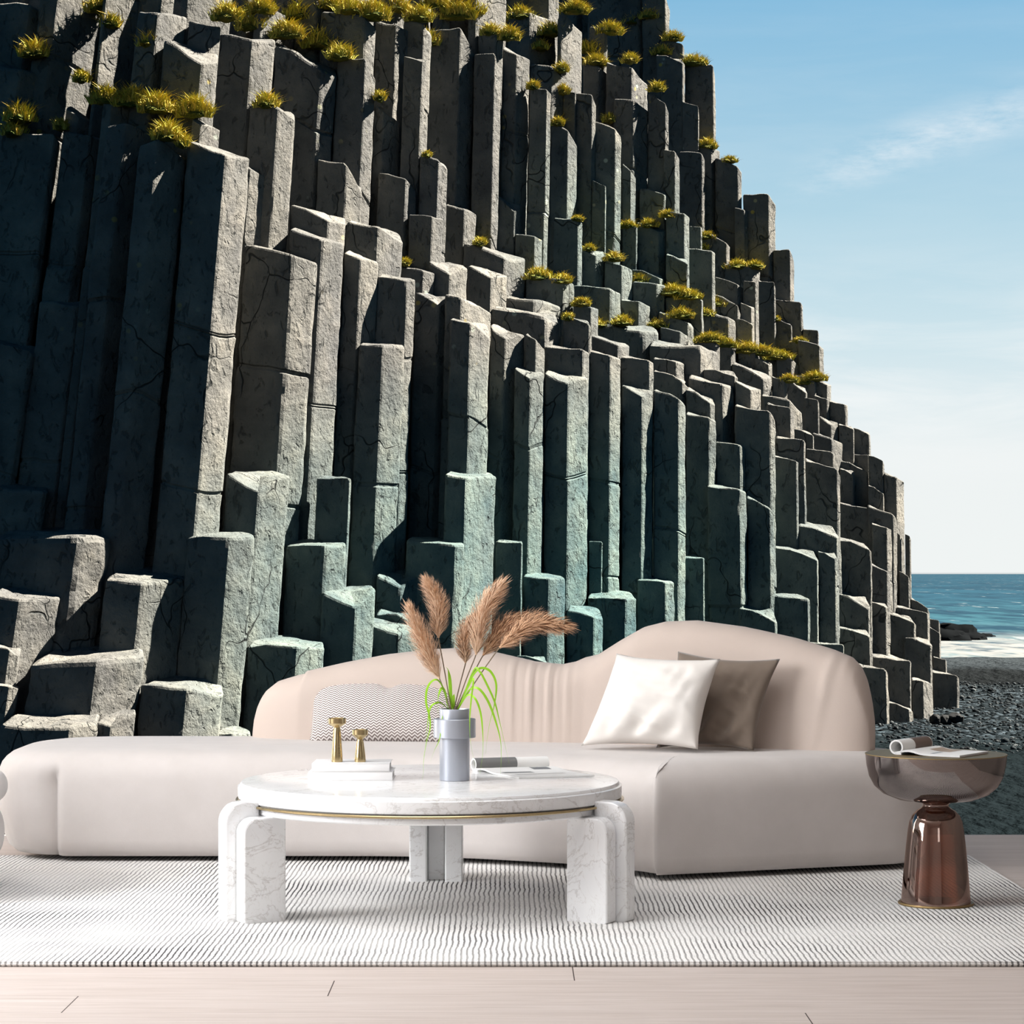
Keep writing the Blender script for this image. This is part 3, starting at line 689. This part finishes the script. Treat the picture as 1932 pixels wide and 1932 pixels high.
# ------------------------------------------------------------------ cushions
def pillow(name, corners, th, mat, label, group, pinch=.06, seed=1, notch=0, wr=.012, N=44, p=2.4, shift=.5):
    TL, TR, BR, BL = [P(*c) for c in corners]; v = []; uv = []; f = []
    nrm = (TR-TL).cross(BL-TL).normalized()
    if nrm.y > 0: nrm = -nrm
    cen = (TL+TR+BR+BL)/4
    for side in (1, -1):
        for j in range(N+1):
            for i in range(N+1):
                a, b = i/N, j/N
                q = TL.lerp(TR, a).lerp(BL.lerp(BR, a), b)
                ea, eb = (1-(2*a-1)**2), (1-(2*b-1)**2)
                q = q + (cen-q)*(pinch*(ea*(abs(2*b-1)**4) + eb*(abs(2*a-1)**4)))
                if notch: q = q - Vector((0, 0, notch*math.exp(-((a-.53)/.05)**2)*(1-b)**6))
                t = ((1-abs(2*a-1)**p)*(1-abs(2*b-1)**p))**.55
                edge = min(1, 3.2*min(a, 1-a, b, 1-b)*2)
                cr = wr*(abs(noise.noise(Vector((a*3.1+b*1.2+seed, b*9-a*4, seed*3.3)))) + .5*noise.noise(Vector((a*11+seed, b*4+a*5, seed))))
                creas = wr*1.1*math.sin(22*a+9*b+seed)*math.exp(-((b-1)/.28)**2)*ea
                h = side*th*.5*t + (side*shift-.0)*0 - (cr*(.2+.8*max(a**3, b**3))-creas*.8)*edge*(1 if side > 0 else .3)*t
                v.append(q + nrm*h); uv.append((a, 1-b))
    M1 = (N+1)**2; rim = set()
    for s in range(2):
        for j in range(N):
            for i in range(N):
                k = s*M1+j*(N+1)+i; q = (k, k+1, k+N+2, k+N+1); f.append(q if s == 0 else q[::-1])
    # weld the rim: reuse front verts on the border
    def idx(j, i): return j*(N+1)+i
    mp = {}
    for j in range(N+1):
        for i in range(N+1):
            if i in (0, N) or j in (0, N): mp[M1+idx(j, i)] = idx(j, i)
    f = [tuple(mp.get(a, a) for a in q) for q in f]
    used = sorted({a for q in f for a in q}); rm = {a: k for k, a in enumerate(used)}
    lo = min(v[a].z for a in used)
    o = mesh(name, [v[a] for a in used], [tuple(rm[a] for a in q) for q in f], mat, None, (cen.x, cen.y, lo), 180, [uv[a] for a in used])
    return setp(o, label, 'cushion', group)
pillow('lumbar_cushion', [(586, 1287, 9.00), (874, 1287, 8.93), (868, 1403, 8.80), (584, 1400, 8.88)], .15, M['herring'], 'long grey herringbone cushion on the left of the sofa seat', 'sofa cushions', .03, 3, .034, .006)
pillow('throw_pillow', [(1163, 1233, 8.50), (1359, 1243, 8.28), (1317, 1414, 8.22), (1096, 1407, 8.42)], .17, M['white_cush'], 'off white square pillow in front of the taupe one', 'sofa cushions', .11, 5, 0, .034)
pillow('throw_pillow', [(1279, 1229, 8.57), (1472, 1243, 8.38), (1422, 1416, 8.30), (1238, 1411, 8.50)], .12, M['taupe'], 'dark taupe velvet pillow half behind the white one', 'sofa cushions', .11, 8, 0, .034)

# ------------------------------------------------------------------ coffee table
TC = Vector((-.256, 7.28, 0)); TT = .405
T = thing('coffee_table', 'round white marble coffee table with three slab legs', 'table', (TC.x, TC.y, RT))
G().solid([(.55, .352), (.592, .352), (.599, .358), (.600, .368), (.600, .392), (.597, .394), (.593, .3945), (.592, .400), (.589, .404), (.583, TT), (.3, TT)], (TC.x, TC.y, 0), 128).obj('tabletop', M['marble'], T, smooth=30)
G().solid([(.5, .345), (.604, .345), (.607, .3475), (.607, .3505), (.604, .353), (.5, .353)], (TC.x, TC.y, 0), 128).obj('brass_band', M['brass'], T, smooth=30)['label'] = 'thin brass band round the rim'
G().solid([(.4, .324), (.585, .324), (.590, .328), (.590, .346), (.4, .346)], (TC.x, TC.y, 0), 128).obj('underplate', M['marble'], T, smooth=30)
def slab(rad, tan, t0, t1, r0, r1, z1, rc):
    """upright slab lying along the radius, its outer top corner rounded"""
    pr = [(r0, RT), (r1-.004, RT), (r1, RT+.004)] + [(r1-rc+rc*math.cos(a), z1-rc+rc*math.sin(a)) for a in [k*PI/2/12 for k in range(13)]] + [(r0, z1)]
    cx = sum(p[0] for p in pr)/len(pr); cz = .2; rings = []
    for t, ins in ((t0, .005), (t0+.002, .0015), (t0+.005, 0), (t1-.005, 0), (t1-.002, .0015), (t1, .005)):
        rings.append([TC + rad*(r + (ins if r < cx else -ins)) + tan*t + Vector((0, 0, z if z < .05 else z-ins)) for r, z in pr])
    return G().loft(rings)
for ang in (210, 330, 90):
    a = math.radians(ang); rad = Vector((math.cos(a), math.sin(a), 0)); tan = Vector((-math.sin(a), math.cos(a), 0))
    lg = slab(rad, tan, -.0295, .0295, .595, .705, .369, .062).obj('leg', M['marble'], T, smooth=20)
    for s in (-1, 1): slab(rad, tan, *sorted((s*.030, s*.090)), .535, .672, .3245, .045).obj('side_slab', M['marble'], lg, smooth=20)

# books and candlesticks
def book(name, x0, x1, y0, dy, z0, th, label):
    B = thing(name, label, 'book', ((x0+x1)/2, y0+dy/2, z0), 'white books on the coffee table')
    c = .0022
    g = G().box((x0, y0, z0), (x1-x0, 0, 0), (0, dy, 0), (0, 0, c), .0006)
    g.box((x0, y0, z0+th-c), (x1-x0, 0, 0), (0, dy, 0), (0, 0, c), .0006).box((x0, y0, z0), (x1-x0, 0, 0), (0, .004, 0), (0, 0, th), .0012)
    g.obj('cover', M['cover'], B); G().box((x0+.004, y0+.0045, z0+c+.0003), (x1-x0-.008, 0, 0), (0, dy-.009, 0), (0, 0, th-2*c-.0006)).obj('pages', M['edge'], B)
    return B
XB = lambda px, Y: (px-966)/F*Y
book('coffee_table_book', XB(581, 7.24), XB(740.5, 7.24), 7.24, .19, TT, .0270, 'larger white book lying at the bottom of the stack')
book('coffee_table_book', XB(588, 7.245), XB(735, 7.245), 7.245, .175, TT+.0273, .0262, 'smaller white book on top of the larger one')
ZT = TT+.0536
def candle(px, Y, prof, label):
    x = XB(px, Y); K = thing('candlestick', label, 'candlestick', (x, Y, ZT), 'brass candlesticks on the books')
    zc, st, cup = prof
    G().solid(st, (x, Y, ZT), 40).obj('stem', M['brass'], K, smooth=35)
    G().solid(cup, (x, Y, ZT), 40).obj('candle_cup', M['brass'], K, smooth=35)
candle(636, 7.31, (0, [(.0175, 0), (.018, .003), (.0172, .02), (.0118, .098), (.0098, .106), (.0098, .109)], [(.0098, .1085), (.014, .111), (.026, .119), (.0285, .122), (.0285, .137), (.027, .138), (.0255, .1365), (.0255, .128), (.004, .127)]), 'taller brass candlestick on the white books')
candle(679.5, 7.31, (0, [(.0175, 0), (.018, .003), (.017, .018), (.0112, .062), (.0088, .069), (.0088, .072)], [(.0088, .0715), (.012, .074), (.0225, .083), (.025, .086), (.025, .101), (.0235, .102), (.022, .1005), (.022, .093), (.004, .092)]), 'shorter brass candlestick on the white books')

# vase
VX, VY = XB(857.7, 7.26), 7.26
V = thing('vase', 'blue grey metal vase with a wide collar on the coffee table', 'vase', (VX, VY, TT))
G().solid([(.0445, 0), (.0462, .001), (.0468, .003), (.0468, .134), (.04, .134)], (VX, VY, TT), 64).obj('body', M['vase'], V, smooth=35)
G().solid([(.040, .134), (.0645, .134), (.066, .1355), (.066, .191), (.0645, .1925), (.040, .1925)], (VX, VY, TT), 64).obj('collar', M['vase'], V, smooth=35)
G().lathe([(.0468, .1925), (.0468, .222), (.0458, .2235), (.0445, .2235), (.0436, .222), (.0436, .10), (.001, .10)], (VX, VY, TT), 64).obj('neck', M['vase'], V, smooth=35)

def Z4(x, y, Y=7.26): return P(560+x/3.45, 1080+y/3.45, Y)
mouth = Vector((VX, VY, TT+.222))
PL = [  # plume base, tip, bend, half width, count, material, stem foot, label
    ((928, 690), (728, 225), (10, 30), 62, 7.24, 'plume', (1000, 895), 'leftmost pampas stem in the vase, its pale plume leaning left'),
    ((922, 425), (842, 45), (34, -20), 56, 7.27, 'plume', (1005, 897), 'pampas stem in the vase with the plume second from the left, pointing straight up'),
    ((1098, 590), (1160, 285), (-40, -20), 52, 7.29, 'plume', (1022, 897), 'short pampas plume in the middle of the vase bunch, half hidden'),
    ((1166, 535), (1338, 72), (-40, -30), 66, 7.25, 'plume', (1030, 897), 'tall pampas stem in the vase rising to the upper right'),
    ((1212, 540), (1560, 300), (-30, -70), 54, 7.28, 'plume_d', (1035, 897), 'brown pampas plume behind the rightmost one'),
    ((1320, 490), (1770, 352), (-20, -75), 66, 7.23, 'plume_d', (1040, 897), 'rightmost pampas stem in the vase, bending far to the right')]
for i, (b, t, bend, hw, Y, mt, ft, lab) in enumerate(PL):
    foot = Z4(ft[0], ft[1], VY + (i-2.5)*.004)
    PG = thing('pampas_stem', lab, 'pampas grass', tuple(foot + Vector((0, 0, -.1))), 'pampas grass stems in the vase')
    B, Tp = Z4(*b, Y), Z4(*t, Y - .01); mid = (B+Tp)/2 + (Z4(bend[0], bend[1], Y) - Z4(0, 0, Y))
    low = foot + (foot-B).normalized()*.09
    sm = bez([low, foot, foot.lerp(B, .55) + Vector((0, 0, .004)), B, B.lerp(mid, .3)], 6)
    G().tube(sm, .0019, 6).obj('stem', M['stem'], PG)
    ax = bez([B, mid, Tp], 20); m = len(ax)-1; g = G(); hwm = hw*1.45/3.45/F*Y; Lt = (Tp-B).length
    g.tube([ax[k] for k in range(0, m+1, 4)], [hwm*.30*math.sin(PI*min(1, (k/m)*.92+.06))**.8 + .0004 for k in range(0, m+1, 4)], 8)
    rp = random.Random(i+40)
    for k in range(1500):
        s = rp.random()**1.15*.93; c = ax[int(s*m)]; dax = (ax[min(m, int(s*m)+2)]-ax[max(0, int(s*m)-1)]).normalized()
        o1 = dax.orthogonal().normalized(); o2 = dax.cross(o1); an = rp.uniform(0, 2*PI); rd = o1*math.cos(an)+o2*math.sin(an)
        env = (math.sin(PI*min(1, s*.78+.2)))**.75; L = Lt*rp.uniform(.16, .32)*(1 if s < .75 else .8)
        sp = (.25 + .95*rp.random()**.6)*env; tipr = hwm*sp
        p1 = c + rd*tipr*.35 + dax*L*.3; p2 = c + rd*tipr*.85 + dax*L*.68; p3 = c + rd*tipr*rp.uniform(.85, 1.2) + dax*L + Vector((0, 0, -.004))
        wd = rd.cross(dax).normalized()*rp.uniform(.0006, .0013)
        g.add([c-wd, c+wd, p1+wd, p1-wd, p2+wd*.9, p2-wd*.9, p3], [(0, 1, 2, 3), (3, 2, 4, 5), (5, 4, 6)])
    o = g.obj('plume', M[mt], PG, smooth=0)

# drooping green blades
GB = thing('green_grass_sprig', 'bright lime green blades drooping over the sides of the vase', 'grass', tuple(mouth))
BL = [([(1010, 892), (1002, 800), (996, 700), (985, 635), (966, 612)], 10, -.005), ([(985, 890), (955, 760), (915, 700), (872, 715), (845, 770), (842, 850), (862, 930), (868, 1010), (846, 1100), (826, 1220), (824, 1300), (815, 1352)], 6, -.05),
      ([(995, 890), (960, 770), (938, 760), (920, 820), (918, 920)], 8, -.05), ([(988, 890), (940, 850), (905, 850), (870, 880), (854, 960), (842, 1080), (826, 1200)], 5, -.052), ([(1020, 892), (1018, 850), (1022, 800), (1030, 790)], 10, -.005),
      ([(1050, 890), (1120, 720), (1170, 640), (1215, 622), (1265, 650), (1298, 730), (1288, 850), (1258, 970), (1238, 1090), (1230, 1180)], 7, -.02), ([(1050, 890), (1150, 640), (1190, 645), (1240, 735), (1290, 850), (1322, 980), (1350, 1100), (1382, 1245)], 6, -.03),
      ([(1050, 892), (1120, 770), (1180, 755), (1240, 830), (1288, 950), (1325, 1090), (1330, 1210), (1325, 1325)], 7, -.04), ([(1050, 892), (1110, 800), (1160, 820), (1195, 910), (1210, 1040), (1210, 1180), (1190, 1310)], 6, -.06),
      ([(1045, 890), (1130, 720), (1150, 700), (1135, 830), (1126, 960), (1130, 1100), (1162, 1265)], 5, -.07), ([(985, 890), (950, 930), (930, 1080), (895, 1160), (870, 1230)], 2.5, -.055)]
for pts, wpx, dy in BL:
    q = [Z4(x, y, VY + (dy*min(1, k/2.0))) for k, (x, y) in enumerate(pts)]; c = bez(q, 8); m = len(c)-1; w = wpx/3.45/F*VY
    rings = []
    for k, p in enumerate(c):
        d = (c[min(m, k+1)]-c[max(0, k-1)]).normalized(); sx = d.cross(Vector((0, -1, .2))).normalized(); s = k/m
        ww = w*(.35 + .8*math.sin(PI*min(1, s*1.3)))*(1 if s < .6 else max(.15, (1-s)/.4)); nn = d.cross(sx)
        rings.append([p-sx*ww, p+nn*ww*.25, p+sx*ww, p-nn*ww*.12])
    G().loft(rings).obj('blade', M['blade'], GB, smooth=50)

# ------------------------------------------------------------------ open magazines
def magazine(label, A, B, D, roll, mat_roll, pics, th=.007, curl=.012):
    """A-B is the spine edge on the far side, A-D runs forward over the flat half; the other half is rolled back"""
    A, B, D = Vector(A), Vector(B), Vector(D); e = (B-A); L = e.length; e.normalize(); s = (D-A); W = s.length; s.normalize(); up = Vector((0, 0, 1))
    Mg = thing('magazine', label, 'magazine', tuple((A+B)/2))
    def sheet(path, t, name, mat, i0=0, i1=1):
        pr = []
        for k, (u, z) in enumerate(path):
            k0, k1 = max(0, k-1), min(len(path)-1, k+1); du, dz = path[k1][0]-path[k0][0], path[k1][1]-path[k0][1]; l = math.hypot(du, dz) or 1
            tt = t[k] if isinstance(t, list) else t; pr.append((u, z, u-dz/l*tt, z+du/l*tt))
        prof = [(a, b) for a, b, _, _ in pr] + [(c, d) for _, _, c, d in reversed(pr)]
        rings = [[A + s*u + up*z + e*(L*q) for u, z in prof] for q in (i0, i1)]
        return G().loft(rings).obj(name, mat, Mg, smooth=45)
    N = 18; path = []
    for k in range(N+1):
        u = k/N; path.append((W*(1-u), curl*math.exp(-((u-.80)/.16)**2)*1.0 + .0005))
    sheet(path[::-1], [th*(1.0) for _ in path], 'pages', M['paper'])
    r = roll; cir = [(r*.5 - r*math.sin(a)*1.0 - r*.3, r + .0005 - r*math.cos(a)) for a in [k*1.72*PI/28 for k in range(29)]]
    sheet([(W*.10, .0006), (W*.04, .0004)] + cir, -.0052, 'rolled_pages', mat_roll)
    for nm, m, i0, i1, u0, u1 in pics:
        if nm == 'flat':
            def zf(u): q = 1-u; return curl*math.exp(-((q-.80)/.16)**2)
            rows = [[A + s*(W*(u0+(u1-u0)*k/8)) + e*(L*q) + up*(zf(u0+(u1-u0)*k/8) + th + .0009) for q in (i0, i1)] for k in range(9)]
            G().loft(rows, False, False, False).obj('printed_picture', M[m], Mg)
        else:
            rr = r + .0003; aa = [PI*(u0 + (u1-u0)*k/14) for k in range(15)]
            rows = [[A + s*(r*.2 - (rr)*math.sin(a)) + e*(L*q) + up*(r + .0005 - rr*math.cos(a)) for q in (i0, i1)] for a in aa]
            G().loft(rows, False, False, False).obj('printed_picture', M[m], Mg)
    return Mg
magazine('open magazine with rolled back half on the marble coffee table', (-.128, 7.60, TT), (.112, 7.68, TT), (.022, 7.31, TT), .021, M['paper'],
         [('roll', 'print_grey', .0, .56, .95, 1.65), ('flat', 'print_grey', .62, .86, .22, .34), ('flat', 'print_grey', .1, .5, .45, .55), ('flat', 'edge', .15, .8, .66, .74)], .005, .008)

# ------------------------------------------------------------------ side table
SX, SY = 1.331, 7.29; RZ = .4855
S = thing('side_table', 'smoked glass bowl top side table on an amber glass foot', 'table', (SX, SY, RT))
z0 = RT
G().lathe([(.045, .335), (.075, .337), (.12, .343), (.165, .361), (.192, .385), (.208, .415), (.216, .45), (.2195, .484), (.2175, .4845), (.2135, .45), (.2055, .416), (.189, .388), (.163, .365), (.12, .3475), (.06, .342)], (SX, SY, 0), 96).obj('glass_bowl', M['bowl'], S, smooth=60)['label'] = 'smoked grey glass bowl'
G().solid([(.10, .4725), (.2105, .4725), (.2150, .476), (.2150, .478), (.10, .478)], (SX, SY, 0), 96).obj('brass_tray', M['dbrass'], S, smooth=35)
G().solid([(.2172, .4835), (.2200, .4835), (.2206, .4850), (.2200, .4865), (.2172, .4865)], (SX, SY, 0), 96).obj('brass_rim', M['dbrass'], S, smooth=35)
G().lathe([(.108, z0+.007), (.1065, z0+.03), (.100, .12), (.0925, .20), (.0865, .25), (.0825, .272), (.074, .292), (.060, .307), (.046, .315), (.040, .322), (.040, .328), (.050, .334), (.062, .341), (.055, .349), (.03, .352), (.001, .352)], (SX, SY, 0), 72).obj('glass_foot', M['amber'], S, smooth=60)['label'] = 'amber brown glass foot'
G().solid([(.09, z0), (.1165, z0), (.1185, z0+.003), (.1165, z0+.007), (.09, z0+.007)], (SX, SY, 0), 72).obj('brass_ring', M['dbrass'], S, smooth=35)
TZ = RZ + .0014
def at(px, py, z): 
    Y = (H-z)*F/(py-YH); return ((px-966)/F*Y, Y, z)
magazine('open magazine with rolled back half on the glass side table', (1.193, 7.235, TZ), (1.318, 7.415, TZ), (1.372, 7.115, TZ), .023, M['paper'],
         [('roll', 'print_dark', .42, .98, .95, 1.62), ('flat', 'print_tan', .52, .95, .30, .62), ('flat', 'print_dark', .60, .8, .36, .50), ('flat', 'print_grey', .1, .45, .5, .55)], .006, .010)

# ------------------------------------------------------------------ armchair just inside the left border
AC = thing('armchair', 'pale upholstered armchair mostly outside the left edge, its rounded side beside the sofa', 'armchair', (-2.12, 7.5, RT))
def blob(cx, cy, rx, ry, z0, z1, r, e=2.6, n=48):
    rings = []
    for k in range(13):
        a = -PI/2 + PI*k/12; zz = (z0+z1)/2 + math.sin(a)*(z1-z0)/2; ins = r*(1-abs(math.cos(a))**.5)
        rings.append([(cx + (rx-ins)*math.copysign(abs(math.cos(t))**(2/e), math.cos(t)), cy + (ry-ins)*math.copysign(abs(math.sin(t))**(2/e), math.sin(t)), zz) for t in [2*PI*i/n for i in range(n)]])
    return G().loft(rings)
blob(-2.12, 7.55, .448, .44, .10, .298, .10).obj('base', M['seat'], AC, smooth=180)
blob(-2.12, 7.55, .459, .44, .299, .40, .07).obj('seat_cushion', M['seat'], AC, smooth=180)
sec = []
for k in range(25):
    t = PI*.55 + PI*.95*k/24; c, s_ = math.cos(t), math.sin(t); rg = []
    for q in range(16):
        an = 2*PI*q/16; rr = .07*math.cos(an); zz = .56 + .21*math.sin(an)
        rg.append((-2.15 + (.40+rr)*c, 7.55 + (.38+rr)*s_, zz))
    sec.append(rg)
G().loft(sec).obj('backrest', M['seat'], AC, smooth=180)
for s1 in (-1, 1):
    for s2 in (-1, 1): G().solid([(.014, RT), (.018, .11)], (-2.12+.28*s1, 7.55+.28*s2, 0), 16).obj('leg', M['dbrass'], AC)

# ------------------------------------------------------------------ light
def light(name, typ, loc, energy, color=(1, 1, 1), target=None, rot=None, **kw):
    l = bpy.data.lights.new(name, typ); l.energy = energy; l.color = color
    for k, v in kw.items(): setattr(l, k, v)
    o = bpy.data.objects.new(name, l); C.objects.link(o); o.location = loc
    if target is not None: o.rotation_euler = (Vector(target)-Vector(loc)).to_track_quat('-Z', 'Y').to_euler()
    return o
EL, AZ = math.radians(46), math.radians(14)
light('sun', 'SUN', (30, 25, 30), 52.0, (1, .91, .78), target=Vector((30, 25, 30)) - Vector((math.cos(EL)*math.cos(AZ), math.cos(EL)*math.sin(AZ), math.sin(EL))), angle=math.radians(.5))
light('window_daylight', 'AREA', (-4.1, 6.1, 1.8), 310, (.97, .985, 1), target=(.2, 7.3, .3), shape='RECTANGLE', size=2.8, size_y=2.0)
light('overhead_fill', 'AREA', (-.6, 6.2, 3.6), 62, (.97, .985, 1), target=(-.6, 6.6, 0), shape='RECTANGLE', size=2.4, size_y=2.0)  # added soft fill under the ceiling, no fixture there
light('rear_window', 'AREA', (1.5, .2, 1.9), 8, (1, .98, .96), target=(1.2, 7, .6), shape='RECTANGLE', size=.9, size_y=1.5)  # area light for an unseen window mirrored in the side table bowl

w = bpy.data.worlds.new('sky'); bpy.context.scene.world = w; w.use_nodes = True
wt = NT.__new__(NT); wt.m = w; wt.t = w.node_tree; wt.n = wt.t.nodes; wt.n.clear()
out = wt.n.new('ShaderNodeOutputWorld'); bg = wt.n.new('ShaderNodeBackground'); wt.t.links.new(bg.outputs[0], out.inputs[0])
dirv = wt.n.new('ShaderNodeTexCoord').outputs['Generated']; ds_ = wt.sep(dirv)
sky = wt.ramp(wt.math('MULTIPLY_ADD', ds_[2], 2.0, .1), [(.05, (.03, .045, .05)), (.098, (.10, .16, .19)), (.101, srgb(240, 244, 243)), (.20, srgb(238, 243, 243)), (.30, srgb(206, 228, 236)), (.40, srgb(180, 214, 230)), (.58, srgb(134, 188, 222)), (.8, (.08, .20, .34)), (1, (.05, .13, .24))])
cl = wt.noise(wt.vmul(dirv, (9, 9, 52)), 1.0, 6, .6, .4)
band = wt.ramp(ds_[2], [(.03, (0, 0, 0)), (.075, (.9, .9, .9)), (.11, (.35, .35, .35)), (.14, (.05, .05, .05)), (.20, (.1, .1, .1)), (.26, (0, 0, 0))])
cf = wt.math('MULTIPLY', wt.ramp(cl, [(.42, (0, 0, 0)), (.68, (1, 1, 1))]), band)
# a thin diagonal wisp of cirrus
u = wt.math('SUBTRACT', ds_[2], wt.math('MULTIPLY_ADD', ds_[0], .30, .129))
wis = wt.math('MULTIPLY', wt.ramp(wt.math('ABSOLUTE', u), [(0, (1, 1, 1)), (.016, (0, 0, 0))], 'EASE'), wt.ramp(ds_[0], [(.11, (0, 0, 0)), (.15, (1, 1, 1)), (.23, (.8, .8, .8)), (.3, (0, 0, 0))]))
wis = wt.math('MULTIPLY', wis, wt.ramp(wt.noise(wt.vmul(dirv, (26, 26, 90)), 1.0, 6, .65), [(.38, (0, 0, 0)), (.68, (.75, .75, .75))]))
skc = wt.mix(cf, sky, srgb(246, 249, 249)); skc = wt.mix(wis, skc, srgb(240, 246, 250))
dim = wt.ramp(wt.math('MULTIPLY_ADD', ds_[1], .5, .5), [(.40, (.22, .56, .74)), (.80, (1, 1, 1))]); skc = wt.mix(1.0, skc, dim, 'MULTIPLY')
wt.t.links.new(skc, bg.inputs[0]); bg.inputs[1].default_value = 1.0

sc = bpy.context.scene
sc.view_settings.view_transform = 'Standard'; sc.view_settings.look = 'None'; sc.view_settings.exposure = 0; sc.view_settings.gamma = 1
sc.view_settings.use_curve_mapping = False
sc.cycles.use_denoising = True; sc.cycles.max_bounces = 10; sc.cycles.diffuse_bounces = 4; sc.cycles.glossy_bounces = 5; sc.cycles.transparent_max_bounces = 12
sc.cycles.caustics_reflective = False; sc.cycles.caustics_refractive = False; sc.cycles.sample_clamp_indirect = 6
